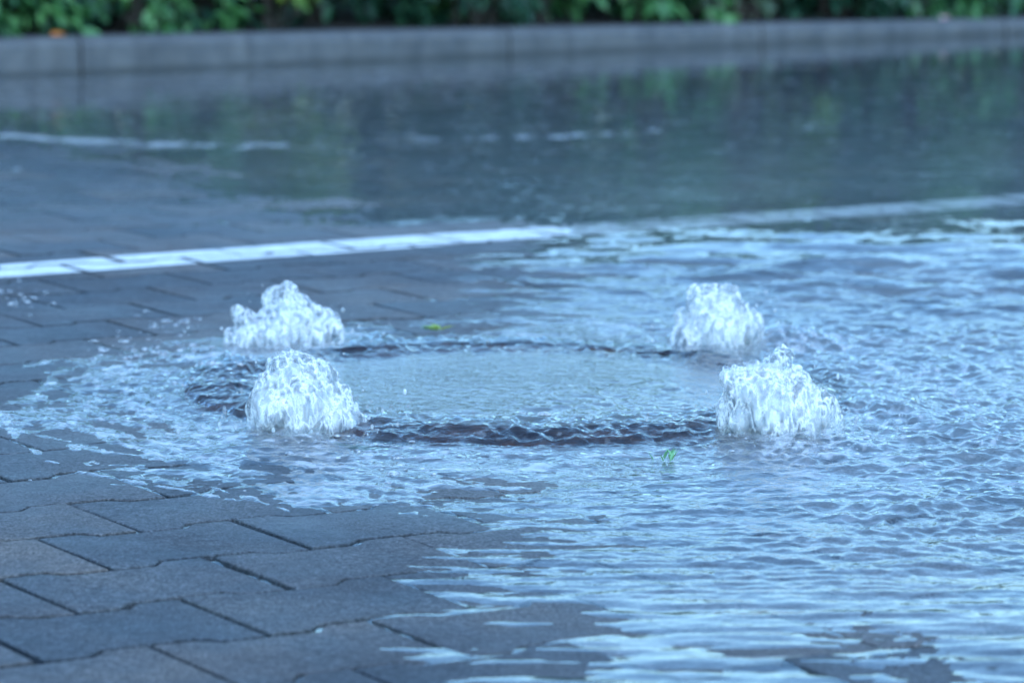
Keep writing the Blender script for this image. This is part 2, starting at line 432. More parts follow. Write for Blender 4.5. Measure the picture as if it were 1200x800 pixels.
# ------------------------------------------------------------------ manhole
zm = float(zg(*MC))
mh = tag(empty('manhole', (MC[0], MC[1], zm)), 'round flooded manhole cover with a rusty iron ring and pale concrete middle', 'manhole')
mh.rotation_euler = (0, math.atan(.013), 0)
def lathe(name, prof, mat, parent, n=96):
    V, F = [], []; m = len(prof)
    for i in range(n):
        a = 2 * math.pi * i / n
        V += [(r * math.cos(a), r * math.sin(a), z) for r, z in prof]
    for i in range(n):
        for k in range(m - 1):
            a, b = i * m + k, ((i + 1) % n) * m + k; F.append((a, b, b + 1, a + 1))
    return mesh_obj(name, V, F, mat, parent)
lathe('iron_frame', [(MR, -.03), (MR, .001), (MR - .004, .0025), (.368, .0045), (.352, .0085), (.345, .0092), (.333, .0092), (.330, .008), (.330, -.03)], M_IRON, mh)
lathe('cover_rim', [(.326, -.03), (.326, .008), (.323, .0092), (.312, .0092), (.300, .0072), (.286, .0046), (.277, .0040), (.275, .003), (.275, -.02)], M_IRON, mh)
n = 72
V = [(0, 0, .0045)] + [(.272 * k / 6 * math.cos(2 * math.pi * i / n), .272 * k / 6 * math.sin(2 * math.pi * i / n), .0045 - .0012 * (k / 6) ** 3) for k in range(1, 7) for i in range(n)]
F = [(0, 1 + i, 1 + (i + 1) % n) for i in range(n)] + [(1 + (k - 1) * n + i, 1 + k * n + i, 1 + k * n + (i + 1) % n, 1 + (k - 1) * n + (i + 1) % n) for k in range(1, 6) for i in range(n)]
mesh_obj('concrete_infill', V, F, M_INFILL, mh)
JETS = {'rear_left': (336, 406), 'front_left': (357, 506), 'rear_right': (838, 406), 'front_right': (911, 505)}
JP = {k: ground_at(*v)[:2] for k, v in JETS.items()}
def slot(p):
    """A raised iron pocket with the lifting slot the water shoots out of."""
    d = p - MC; a = math.atan2(d[1], d[0]); rr = min(np.hypot(*d), .325); c = Vector((rr * math.cos(a), rr * math.sin(a), 0))
    bm = bmesh.new()
    for sx, sy, z, f in ((.034, .020, .0104, 1), (.026, .012, .0108, 0)):
        pts = [bm.verts.new(c + Matrix.Rotation(a + math.pi / 2, 3, 'Z') @ Vector((sx * math.copysign(abs(math.cos(t)) ** .5, math.cos(t)), sy * math.copysign(abs(math.sin(t)) ** .5, math.sin(t)), z))) for t in np.linspace(0, 2 * math.pi, 20, endpoint=False)]
        if f: outer = pts
        else:
            inner = pts
            low = [bm.verts.new(v.co - Vector((0, 0, .03))) for v in pts]
    for A, B in ((outer, inner), (inner, low)):
        for i in range(20): bm.faces.new((A[i], A[(i + 1) % 20], B[(i + 1) % 20], B[i]))
    bm.faces.new(low)
    me = bpy.data.meshes.new('lifting_slot'); bm.to_mesh(me); bm.free(); me.materials.append(M_IRON)
    o = bpy.data.objects.new('lifting_slot', me); COL.objects.link(o); o.parent = mh
for p in JP.values(): slot(p)

# ------------------------------------------------------------------ kerb and planting bed
joints = [(112, 88), (607, 66), (895, 53), (1180, 41)]
sj = [float((ground_at(*q)[:2] - KA) @ KD) for q in joints]
step = 1.0
sj = [sj[0] - step * k for k in (4, 3, 2, 1)] + sj + [sj[-1] + step * k for k in (1, 2, 3, 4)]
KLEN = np.linalg.norm(KB - KA)
def ktop(s): return np.clip(.101 - (.101 - .047) * s / KLEN, .02, .16)
kerb = tag(empty('kerb', (KA[0], KA[1], 0)), 'low grey concrete kerb at the far edge of the flooded paving', 'kerb')
KW = .14
for i in range(len(sj) - 1):
    a, b = sj[i] + .004, sj[i + 1] - .004
    bm = bmesh.new(); ns = 6; prev = None; r_ = random.Random(i)
    push = r_.uniform(-.004, .004)
    for k in range(ns + 1):
        s = a + (b - a) * k / ns; zt = float(ktop(s))
        prof = [(push, -.14), (push, zt - .022), (push + .006, zt - .007), (push + .02, zt), (KW - .008, zt + .001), (KW, zt - .008), (KW, -.14)]
        ring = [bm.verts.new((KD[0] * s + KN[0] * t, KD[1] * s + KN[1] * t, z)) for t, z in prof]
        if prev:
            for j in range(len(prof)): bm.faces.new((prev[j], ring[j], ring[(j + 1) % len(prof)], prev[(j + 1) % len(prof)]))
        else: bm.faces.new(ring[::-1])
        prev = ring
    bm.faces.new(prev); bmesh.ops.recalc_face_normals(bm, faces=bm.faces)
    me = bpy.data.meshes.new('kerb_stone'); bm.to_mesh(me); bm.free(); me.materials.append(M_KERB)
    o = bpy.data.objects.new('kerb_stone', me); COL.objects.link(o); o.parent = kerb
ss = np.linspace(-6, 10, 80); tt = np.array([KW - .004, .3, .6, 1.2, 3, 12, 60])
S_, T_ = np.meshgrid(ss, tt)
bxy = KA + S_[..., None] * KD + T_[..., None] * KN
bz = ktop(S_) - .018 + .03 * sstep(.14, 1, T_) + .012 * noise2(S_ * 7, T_ * 7, 3)
i = np.arange(S_.size).reshape(S_.shape)
bed = fast_mesh('planting_bed', np.concatenate([bxy, bz[..., None]], -1).reshape(-1, 3), np.stack([i[:-1, :-1], i[:-1, 1:], i[1:, 1:], i[1:, :-1]], -1).reshape(-1, 4), M_SOIL)
tag(bed, kind='structure')

# ------------------------------------------------------------------ shrubs of the hedge
LEAFMATS = {
 'dark': mat_leaf('dark_green_leaf', (.012, .046, .026), (.025, .094, .048), (.058, .165, .078)),
 'mid': mat_leaf('mid_green_leaf', (.026, .095, .034), (.060, .19, .052), (.115, .29, .08)),
 'lime': mat_leaf('yellow_green_leaf', (.055, .14, .02), (.13, .25, .03), (.28, .36, .04)),
 'grey': mat_leaf('pale_grey_green_leaf', (.05, .085, .045), (.10, .15, .08), (.17, .22, .13)),
}
def leaf_batch(P, D, Nn, L, Wd, fold=.25):
    """Bent oval leaves: base points P, directions D, normals Nn, lengths and widths."""
    S = np.cross(D, Nn); S /= np.linalg.norm(S, axis=1)[:, None] + 1e-9; U = np.cross(S, D)
    cols = []
    for l, w_, u in ((0, 0, 0), (.3, .9, .10), (.3, -.9, .10), (.68, .8, .02), (.68, -.8, .02), (1, 0, -.14), (.3, 0, -.02), (.68, 0, -.06)):
        cols.append(P + D * (L * l)[:, None] + S * (Wd * w_ * .5)[:, None] + U * (L * u * .8)[:, None])
    V = np.stack(cols, 1); n = len(P)
    f = np.array([(0, 6, 1), (0, 2, 6), (1, 6, 7), (1, 7, 3), (6, 2, 4), (6, 4, 7), (3, 7, 5), (7, 4, 5)])
    F = (np.arange(n)[:, None, None] * 8 + f[None]).reshape(-1, 3)
    return V.reshape(-1, 3), F
def shrub(s, t, hgt, rad, kind, label, n, leaf, seed, low=.02, name='shrub', lean=0.0):
    hgt *= 1.25; n = int(n * 1.7); rg = np.random.default_rng(seed)
    c = KA + KD * s + KN * t; z0 = float(ktop(s)) - .02
    root = tag(empty(name, (c[0], c[1], z0)), label, 'shrub', 'shrubs along the kerb')
    # twigs first: clumps of leaves sit round twig tips
    nt_ = max(14, n // 16)
    th = rg.uniform(0, 2 * math.pi, nt_); rr = rad * rg.random(nt_) ** .45; zz = low + (hgt - low) * rg.random(nt_) ** .8
    prof = np.clip(1.2 - (zz / hgt) ** 3, .4, 1)
    tips = np.stack([rr * np.cos(th) * prof, rr * np.sin(th) * prof * .7 - lean * zz, zz], 1)
    tip_tone = np.clip(rg.normal(.5, .22, nt_), 0, 1)
    k = rg.integers(0, nt_, n)
    P = tips[k] + rg.normal(0, .030, (n, 3)); P[:, 2] = np.maximum(P[:, 2], low)
    out = P - np.array([0, 0, hgt * .35]); out /= np.linalg.norm(out, axis=1)[:, None] + 1e-6
    D = out + rg.normal(0, .55, (n, 3)); D[:, 2] -= .15; D /= np.linalg.norm(D, axis=1)[:, None]
    Nn = np.array([0, 0, 1.0]) + rg.normal(0, .5, (n, 3)) - .3 * D; Nn -= (Nn * D).sum(1)[:, None] * D; Nn /= np.linalg.norm(Nn, axis=1)[:, None]
    L = leaf * rg.uniform(.65, 1.3, n); V, F = leaf_batch(P, D, Nn, L, L * rg.uniform(.42, .6, n))
    o = fast_mesh('foliage', V, F, LEAFMATS[kind], root, smooth=True)
    point_attr(o, 'tone', np.repeat(np.clip(tip_tone[k] + rg.normal(0, .16, n), 0, 1), 8))
    # stems
    SV, SF = [], []
    for q in rg.choice(nt_, min(14, nt_), replace=False):
        a = np.array([rg.normal(0, .03), rg.normal(0, .03), -.02]); b = tips[q]; mid = (a + b) / 2 + rg.normal(0, .02, 3)
        for p0, p1, r0, r1 in ((a, mid, .007, .005), (mid, b, .005, .002)):
            bs = len(SV)
            for e, r in ((p0, r0), (p1, r1)):
                SV += [tuple(e + r * np.array([math.cos(x), math.sin(x), 0])) for x in np.linspace(0, 2 * math.pi, 5, endpoint=False)]
            SF += [(bs + i, bs + (i + 1) % 5, bs + 5 + (i + 1) % 5, bs + 5 + i) for i in range(5)]
    mesh_obj('stems', SV, SF, M_BARK, root)
    return root
def s_of(px): return float((depth_line(px) - KA) @ KD)
def depth_line(px):
    """Where the view through column px meets the line of the kerb."""
    k = (px - 600) / FPX * 1.0
    d = np.array([k, CP + SP * .08]); A = np.array([d, -KD]).T
    t = np.linalg.solve(A, KA); return d * t[0]
SHRUBS = [  # px, behind the kerb, height, radius, kind, leaves, leaf size, label
 (-330, .42, .60, .42, 'mid', 900, .06, None), (-110, .40, .62, .40, 'dark', 900, .06, None),
 (30, .36, .62, .34, 'mid', 1300, .055, 'bushy mid green shrub at the left edge above the orange leaf on the kerb'),
 (150, .50, .66, .34, 'dark', 1100, .055, 'dark shrub behind the kerb just right of the orange leaf'),
 (235, .38, .60, .30, 'mid', 900, .05, 'mid green shrub between the left kerb joint and the yellow green branch'),
 (330, .62, .66, .34, 'dark', 800, .055, 'very dark shrub with gaps to the left of the yellow green branch'),
 (405, .42, .56, .22, 'lime', 380, .055, 'yellow green shrub spreading over the kerb left of its middle joint'),
 (500, .62, .68, .36, 'dark', 900, .06, 'dark shrub behind the kerb right of the yellow green one'),
 (640, .34, .60, .26, 'dark', 800, .05, 'dark shrub with a twig drooping over the kerb beside its middle joint'),
 (730, .52, .62, .28, 'mid', 620, .05, 'small mid green shrub right of the drooping twig'),
 (790, .66, .70, .36, 'dark', 700, .06, 'very dark gappy shrub left of the bright leafy ones'),
 (850, .36, .52, .20, 'mid', 520, .06, 'bright leafy shrub with broad leaves near the right kerb joint'),
 (945, .34, .44, .15, 'grey', 260, .065, 'pale grey green plant low behind the kerb'),
 (985, .46, .62, .26, 'lime', 420, .06, 'yellowish leafy shrub just right of the pale grey green plant'),
 (1040, .58, .66, .24, 'dark', 700, .06, 'dark shrub between the yellowish leafy shrub and the pink leaf'),
 (1090, .50, .66, .30, 'dark', 800, .06, 'dark shrub above the pink leaf on the kerb'),
 (1165, .36, .58, .26, 'mid', 800, .055, 'bright green shrub at the right edge behind the kerb'),
 (1330, .42, .64, .40, 'dark', 900, .06, None), (1550, .45, .6, .42, 'mid', 900, .06, None),
]
for q, (px, t, h_, r_, kd, nl, lf, lb) in enumerate(SHRUBS):
    lb = lb or {-330: 'mid green shrub, the last of the row beyond the left end', -110: 'dark shrub of the row just beyond the left edge',
                1330: 'dark shrub of the row just beyond the right edge', 1550: 'mid green shrub, the last of the row beyond the right end'}[px]
    low = .02 if kd != 'lime' else .10
    shrub(s_of(px), t, h_, r_, kd, lb, nl, lf, 300 + q, low=low)
# the thicket close behind them reads as one dark mass
rg = np.random.default_rng(900); n = 64000
sv = rg.uniform(-4.5, 7.5, n); hz = .03 + 1.12 * rg.random(n) ** .85
lay = rg.integers(0, 3, n); cl = noise2(sv * 2.6 + 40 * lay, hz * 3.2, 12) + .5 * noise2(sv * 7, hz * 7, 13)
ok = (cl > -.42 - .9 * (hz < .75)) & (hz < 1.02 + .17 * noise2(sv * 1.7, 0 * sv, 14)); sv, hz, cl, lay = sv[ok], hz[ok], cl[ok], lay[ok]; n = len(sv)
tv = .80 + .45 * lay + .10 * cl + rg.normal(0, .12, n)
P = np.concatenate([KA + sv[:, None] * KD + tv[:, None] * KN, (ktop(sv) - .02 + hz)[:, None]], 1)
D = rg.normal(0, .6, (n, 3)) + np.array([-KN[0], -KN[1], -.1]); D /= np.linalg.norm(D, axis=1)[:, None]
Nn = np.array([0, 0, 1.0]) + rg.normal(0, .5, (n, 3)); Nn -= (Nn * D).sum(1)[:, None] * D; Nn /= np.linalg.norm(Nn, axis=1)[:, None]
L = .085 * rg.uniform(.6, 1.3, n); V, F = leaf_batch(P, D, Nn, L, L * .55)
thk = fast_mesh('thicket', V, F, LEAFMATS['dark']); point_attr(thk, 'tone', np.repeat(np.clip(.35 + .5 * cl + rg.normal(0, .12, n), 0, 1), 8))
tag(thk, 'dense dark shrubbery behind the row of shrubs along the kerb', 'thicket', kind='stuff')
# drooping twig at 645,30
# ------------------------------------------------------------------ small plants and fallen leaves
def weed(px, py, label, blades, hgt, kind, seed, spread, lift=0.0):
    rg = np.random.default_rng(seed); c = ground_at(px, py); z = float(zg(c[0], c[1]))
    root = tag(empty('weed', (c[0], c[1], max(z, z + lift))), label, 'weed')
    m = LEAFMATS[kind]
    for k in range(blades):
        th = rg.uniform(0, 2 * math.pi); D = np.array([[math.cos(th) * spread, math.sin(th) * spread, 1.0]]); D /= np.linalg.norm(D)
        Nn = np.array([[math.cos(th), math.sin(th), .3]]) * -1; Nn -= (Nn * D).sum() * D; Nn /= np.linalg.norm(Nn)
        L = np.array([hgt * rg.uniform(.6, 1.15)]); P = np.array([[rg.normal(0, .006), rg.normal(0, .006), .002]])
        V, F = leaf_batch(P, D, Nn, L, L * rg.uniform(.18, .34))
        o = fast_mesh('leaf', V, F, m, root); point_attr(o, 'tone', np.full(8, rg.uniform(.2, 1)))
    return root
LEAFMATS['weed'] = mat_leaf('weed_leaf', (.10, .26, .05), (.22, .38, .06), (.42, .45, .06))
LEAFMATS['sprig'] = mat_leaf('sprig_leaf', (.16, .42, .18), (.24, .50, .24), (.38, .55, .26))
weed(510, 396, 'yellow green weed growing flat at the far edge of the manhole ring', 14, .019, 'weed', 5, 2.4, .007)
weed(783, 540, 'small upright green sprig growing at the near edge of the manhole ring', 9, .014, 'sprig', 6, .5)
def fallen(px, py, label, col, size, seed):
    rg = np.random.default_rng(seed); s = s_of(px); p = KA + KD * s + KN * .045; z = float(ktop(s)) + .006
    t = mat_plain(label.split()[0] + '_dead_leaf', col, .6)
    d = np.array([[KD[0], KD[1], .12]]); d /= np.linalg.norm(d); nn = np.array([[-.2, -.6, 1.0]]); nn -= (nn * d).sum() * d; nn /= np.linalg.norm(nn)
    o_v, o_f = leaf_batch(np.array([[-size / 2 * KD[0], -size / 2 * KD[1], 0]]), d, nn, np.array([size]), np.array([size * .6]))
    o = fast_mesh('fallen_leaf', o_v, o_f, t); o.location = (p[0], p[1], z)
    tag(o, label, 'leaf')
fallen(78, 42, 'orange fallen leaf lying on the kerb near the left edge', (.55, .17, .03), .05, 1)
fallen(1118, 40, 'pale pink fallen leaf lying on the kerb near the right edge', (.55, .30, .30), .045, 2)

# ------------------------------------------------------------------ water sheet
yy = np.concatenate([np.arange(2.1, 3.0, .006), np.arange(3.0, 5.4, .0042), 5.4 * (12.6 / 5.4) ** np.linspace(0, 1, 290)]); NY, NX = len(yy), 760
fx = np.linspace(-1, 1, NX)
Y = np.repeat(yy[:, None], NX, 1)
X = fx[None, :] * (.20 * yy[:, None] + .12)
dx, dy = X - MC[0], Y - MC[1]; R = np.hypot(dx, dy); TH = np.arctan2(dy, dx)
G = zg(X, Y)
def lam(l, seed, ax=1.0): return noise2(X / l * ax, Y / l, seed) * l
ridge = lambda v: 1 - 2 * np.abs(v)
right = sstep(-.05, .25, X + .12 * noise2(X * 3, Y * 3, 77))
near_m = np.exp(-np.maximum(0, R - .36) / .42)
# ripples: slope-scaled octaves, strong round the manhole, easing off with distance
behind = (X - LA[0]) * LN[0] + (Y - LA[1]) * LN[1]           # distance beyond the painted line
far_c = np.maximum(sstep(5.5, 6.3, Y), sstep(-.22, .06, behind) * sstep(.1, .5, X))
fore = sstep(3.15, 2.75, Y)
slope = .020 + .100 * near_m * (1 - far_c) * np.clip(.8 + 1.3 * fbm2(X * 3.2, Y * 3.2, 55, 3), .18, 1.7) + .02 * sstep(2.8, 3.3, Y) * (1 - far_c) - .010 * far_c
slope = slope * (1 - .88 * fore)
Wv = slope * (1.15 * lam(.0125, 5) + .7 * lam(.021, 1) + .24 * lam(.042, 2) + .14 * lam(.09, 3) + .3 * lam(.2, 4)) + .006 * fore * lam(.18, 7) + .003 * fore * lam(.07, 8, .7)
wx = X + .03 * noise2(X * 6, Y * 6, 41); wy = Y + .03 * noise2(X * 6, Y * 6, 42)
Wv += slope * (.022 * ridge(noise2(wx / .032, wy / .032, 43)) + .018 * ridge(noise2(wx / .055, wy / .055, 44)) + .009 * ridge(noise2(wx / .016, wy / .016, 45)))
band = sstep(.12, -.12, behind + .3 * sstep(.15, .6, X)) * np.exp(-((Y - 5.3) / .45) ** 2) * sstep(-.2, .3, X)          # swell running out over the painted line
Wv += 2.0 * band * (.075 * lam(.11, 51, .45) + .06 * lam(.05, 52, .5) + .03 * lam(.02, 53, .6))
ring = np.sin(2 * math.pi * (R + .035 * noise2(X * 5, Y * 5, 9)) / .055)
Wv += .0015 * ring * np.exp(-((R - .55) / .22) ** 2)
Wv += .0015 * (1 - fore) * np.sin(2 * math.pi * (R + .03 * noise2(X * 4, Y * 4, 10)) / .09) * np.exp(-((R - .9) / .4) ** 2) * right
# standing water and the film running over the paving around the cover
ang = np.degrees(TH)
Redge = .62 + .24 * np.exp(-((ang + 88) / 50) ** 2) + .05 * np.exp(-((ang - 90) / 50) ** 2) + .07 * noise2(np.cos(TH) * 3 + 5, np.sin(TH) * 3, 21) + .05 * noise2(X * 14, Y * 14, 22)
film = .0036 * sstep(-.10, .34, Redge - R) - .0027
iring = sstep(.262, .285, R) * sstep(.405, .385, R)
film = np.where(R < MR, .0075 - .0030 * sstep(.27, .31, R), film)
rr_ = R + .05 * noise2(X * 4.5, Y * 4.5, 34) + .012 * noise2(X * 22, Y * 22, 35)
runs = ridge(np.clip(noise2(rr_ * 13, TH * 1.3, 36), -.5, .5)) ** 3 * np.clip(noise2(X * 9, Y * 9, 37) + .55, 0, 1)   # fronts of water running outwards
outer = sstep(.36, .46, R) * sstep(Redge + .16, Redge - .12, R)
film = film + np.where(R > MR, (.0017 * (runs - .25) + .0010 * fbm2(X * 40, Y * 34, 33, 3)) * outer, 0)
film = film - .0045 * sstep(.16, .26, R - Redge)
hump = 0
for k, (p, a) in enumerate(zip(JP.values(), (.004, .004, .003, .005))):
    d = np.hypot(X - p[0], Y - p[1]); hump = hump + a * np.exp(-(d / .095) ** 2)
def bump_at(px, py, r, a, el=1.0):
    c = ground_at(px, py); return a * np.exp(-(((X - c[0]) / r) ** 2 + ((Y - c[1]) / (r * el)) ** 2))
lump = bump_at(268, 446, .045, .020, 1.3) + bump_at(438, 420, .040, .016, 1.2) + bump_at(930, 402, .05, .016, 1.2) + bump_at(1020, 480, .06, .010, 1.4) + bump_at(975, 520, .05, .007, 1.3) + bump_at(240, 470, .05, .008, 1.2)
hump = hump + .8 * lump * (1 + .45 * noise2(X * 55, Y * 40, 61) + .4 * noise2(X * 110, Y * 80, 62))
level = .0017 * fbm2(X * 9, Y * 30, 66, 4) * sstep(.40, .6, R) * (1 - far_c) + sstep(5.6, 6.0, Y) * sstep(.4, 0, X) * (.0016 * fbm2(X * 42, Y * 18, 85, 3) - .0008)
dry_spot = ground_at(1068, 782)
ds = 1 - np.hypot((X - dry_spot[0]) / .052, (Y - dry_spot[1]) / .15) + 1.0 * fbm2(X * 26, Y * 34, 71, 5)
depth = level - G
Wv = Wv * (1 - .55 * sstep(.285, .25, R)) + iring * (.0014 + .0022 * noise2(X / .024, Y / .026, 15) + .0024 * noise2(X / .012, Y / .014, 16))
rim = (.0064 + .0046 * noise2(X * 13, Y * 13, 17)) * np.exp(-(np.abs(R - .331) / .034) ** 2.6)            # the iron frame stands a little proud and the water slides over it
surf_pool = level + .35 * rim + Wv * sstep(-.002, .006, depth)
surf_film = G + rim + film + Wv * .6 * sstep(Redge + .1, Redge - .15, R)
K = .0012
Z = np.maximum(surf_pool, surf_film) + hump
# thin leftover films behind the line, where the paving falls towards the kerb
back = sstep(.06, .30, behind + .05 * fbm2(X * 12, Y * 6, 83, 3))
fine = fbm2(X * 42, Y * 18, 84, 3)
wet = sstep(-1.15, .65, Y + 2.0 * X - 5.70)
Z = np.maximum(Z, G - .0068 + (.0044 + .0042 * wet + .0014 * fine * (1 - wet)) * back + .0006 * (fbm2(X * 18, Y * 12, 82, 4) - .3 * sstep(.1, -.9, X) * sstep(7.6, 6.9, Y)) * back + .6 * Wv * back)
# ridges of the running front on the left, where the film piles up into bright lines
def polyline_dist(pts):
    D = np.full(X.shape, 9.0); T = np.zeros(X.shape)
    for (a, b) in zip(pts[:-1], pts[1:]):
        A, B = ground_at(*a)[:2], ground_at(*b)[:2]; v = B - A; L2 = v @ v
        t = np.clip(((X - A[0]) * v[0] + (Y - A[1]) * v[1]) / L2, 0, 1)
        D = np.minimum(D, np.hypot(X - A[0] - t * v[0], Y - A[1] - t * v[1]))
    return D
FR = [([(-30, 470), (4, 495), (22, 523), (52, 545), (85, 558), (130, 566), (205, 578), (275, 590)], .010, .0036),
      ([(70, 505), (90, 535), (115, 552), (160, 556), (230, 570), (300, 590), (340, 602)], .009, .0030),
      ([(30, 484), (75, 488), (118, 489)], .009, .0024), ([(40, 437), (75, 442), (98, 448)], .010, .0024),
      ([(160, 520), (210, 538), (260, 552), (320, 570)], .010, .0030), ([(280, 585), (420, 598), (560, 590)], .014, .0022),
      ([(395, 606), (470, 600), (600, 615), (700, 640)], .012, .0018), ([(440, 693), (480, 706), (522, 710)], .010, .0020),
      ([(250, 745), (290, 758), (350, 770)], .006, .0012), ([(385, 780), (450, 790), (520, 800)], .010, .002)]
front = np.zeros(X.shape)
for pts, wd, a in FR:
    d = polyline_dist(pts) + .006 * noise2(X * 45, Y * 30, 91) + .003 * noise2(X * 120, Y * 90, 92)
    front = np.maximum(front, a / .0036 * np.exp(-(np.maximum(d, 0) / wd) ** 2) * (.75 + .5 * np.clip(noise2(X * 30, Y * 22, 93) + .5, 0, 1)))
Z = np.maximum(Z, G - .0068 + .0074 * np.clip(front, 0, 1.0) + .3 * Wv * (front > .2))
over = Z - G
# foam and entrained air; sky glints of the film are painted white here too
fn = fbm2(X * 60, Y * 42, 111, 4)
foam = np.clip(front * .8 - .30 + .8 * fbm2(rr_ * 150, TH * 26, 112, 3), 0, 1) * .38  # sky reflected along the film fronts, put in as white colour
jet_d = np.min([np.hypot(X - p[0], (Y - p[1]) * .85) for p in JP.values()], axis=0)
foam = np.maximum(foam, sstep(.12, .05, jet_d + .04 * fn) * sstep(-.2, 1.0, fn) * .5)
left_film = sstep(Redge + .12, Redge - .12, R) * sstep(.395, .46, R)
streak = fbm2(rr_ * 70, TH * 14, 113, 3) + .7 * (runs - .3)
foam = np.maximum(foam, left_film * sstep(.05, .95, streak + .2 * sstep(.15, -.2, dx)) * .42)  # foam streaks and broken sky reflection of the film, put in as white
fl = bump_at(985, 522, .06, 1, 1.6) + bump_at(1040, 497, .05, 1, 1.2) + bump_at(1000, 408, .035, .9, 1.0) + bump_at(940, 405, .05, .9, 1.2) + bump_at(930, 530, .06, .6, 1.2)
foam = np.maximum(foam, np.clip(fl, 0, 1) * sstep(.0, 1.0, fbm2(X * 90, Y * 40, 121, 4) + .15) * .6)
d = polyline_dist([(-40, 160), (60, 166), (180, 172), (330, 172), (480, 163), (600, 161)]) + .03 * noise2(X * 8, Y * 8, 131)
bk = (.55 + .6 * sstep(-.2, -.8, X)) * np.exp(-(np.maximum(d, 0) / .065) ** 2) * sstep(-.1, .5, fbm2(X * 14, Y * 6, 132, 3) + .45 * sstep(-.3, -1.0, X))
bk += sum(bump_at(px, py, r, 1, 2.2) for px, py, r in ((575, 161, .016), (612, 161, .012), (655, 160, .022), (678, 158, .018), (711, 157, .014), (734, 157, .010), (767, 153, .014), (948, 150, .010), (20, 203, .02)))
Z = np.maximum(Z, G - .0068 + .0093 * np.clip(bk, 0, 1)); over = Z - G
foam = np.maximum(foam, np.clip(bk, 0, 1) * .36)  # foam line and sky glint across the far water, painted pale
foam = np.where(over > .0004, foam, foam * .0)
irn = iring
turb = np.clip(.012 + .15 * np.exp(-np.maximum(0, R - .25) / .25) * sstep(2.9, 3.6, Y) + .04 * right * np.exp(-((R - .5) / .4) ** 2), 0, .6) * sstep(0.0, .004, over)
turb = np.maximum(turb, .05 * far_c * sstep(-.001, .002, over))
turb = turb * (1 - .97 * irn) * (1 - .75 * sstep(.28, .25, R)) * (1 - .6 * fore)
micro = np.clip(.025 + .10 * back * sstep(8.4, 6.6, Y) + .65 * near_m * (1 - far_c), 0, 1) * (1 - .75 * fore) * (1 - .45 * sstep(.285, .25, R))
fret = .085 * back * sstep(.5, -.5, X + .25 * noise2(X * 2, Y * 2, 140)) * sstep(9.0, 7.6, Y) * np.clip(.9 + .3 * fbm2(X * 7, Y * 5, 141, 3), 0, 1.3)     # finely fretted film
i = np.arange(NY * NX).reshape(NY, NX)
F = np.stack([i[:-1, :-1], i[:-1, 1:], i[1:, 1:], i[1:, :-1]], -1).reshape(-1, 4)
hid = (over < -.004)
dryc = ds > .35
keep = ~(dryc[:-1, :-1] & dryc[1:, 1:]).ravel() & ~(hid[:-1, :-1] & hid[1:, 1:] & hid[:-1, 1:] & hid[1:, :-1]).ravel()
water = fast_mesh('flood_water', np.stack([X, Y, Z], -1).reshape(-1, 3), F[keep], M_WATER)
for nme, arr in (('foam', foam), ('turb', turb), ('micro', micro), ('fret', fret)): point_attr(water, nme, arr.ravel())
tag(water, kind='structure')
def water_z(x, y):
    r = int(np.clip(np.searchsorted(yy, y), 0, NY - 1)); c = int(np.clip((x / (.20 * yy[r] + .12) + 1) / 2 * (NX - 1), 0, NX - 1)); return float(max(Z[r, c], G[r, c]))

# ------------------------------------------------------------------ water jets
def surface_nets(f, org, h):
    """Quads of the zero level of a field sampled on a regular grid."""
    s = f < 0; nx, ny, nz = f.shape
    c = [s[a:nx - 1 + a, b:ny - 1 + b, e:nz - 1 + e] for a in (0, 1) for b in (0, 1) for e in (0, 1)]
    cnt = sum(q.astype(np.int8) for q in c); cell = (cnt > 0) & (cnt < 8)
    acc = np.zeros(cell.shape + (3,)); num = np.zeros(cell.shape)
    corner = [(a, b, e) for a in (0, 1) for b in (0, 1) for e in (0, 1)]
    val = lambda q: f[q[0]:nx - 1 + q[0], q[1]:ny - 1 + q[1], q[2]:nz - 1 + q[2]]
    for p in corner:
        for ax in range(3):
            if p[ax]: continue
            q = list(p); q[ax] = 1; va, vb = val(p), val(q); cr = (va < 0) != (vb < 0)
            t = np.where(cr, va / np.where(cr, va - vb, 1), 0)
            for k in range(3): acc[..., k] += np.where(cr, p[k] + (t if k == ax else 0), 0)
            num += cr
    idx = -np.ones(cell.shape, int); idx[cell] = np.arange(cell.sum())
    ijk = np.argwhere(cell); V = org + h * (ijk + acc[cell] / num[cell][:, None])
    Q = []
    for ax in range(3):
        o1, o2 = [(1, 2), (2, 0), (0, 1)][ax]
        lo = [slice(0, -1) if k == ax else slice(1, -1) for k in range(3)]; hi = [slice(1, None) if k == ax else slice(1, -1) for k in range(3)]
        A, B = s[tuple(lo)], s[tuple(hi)]; e = np.argwhere(A != B); flip = A[tuple(e.T)]
        e = e + np.array([0 if k == ax else 1 for k in range(3)])
        d1, d2 = np.eye(3, dtype=int)[o1], np.eye(3, dtype=int)[o2]
        g_ = lambda v: idx[tuple(v.T)]
        q = np.stack([g_(e - d1 - d2), g_(e - d2), g_(e), g_(e - d1)], 1)
        q[~flip] = q[~flip][:, ::-1]; Q.append(q)
    return V, np.concatenate(Q)
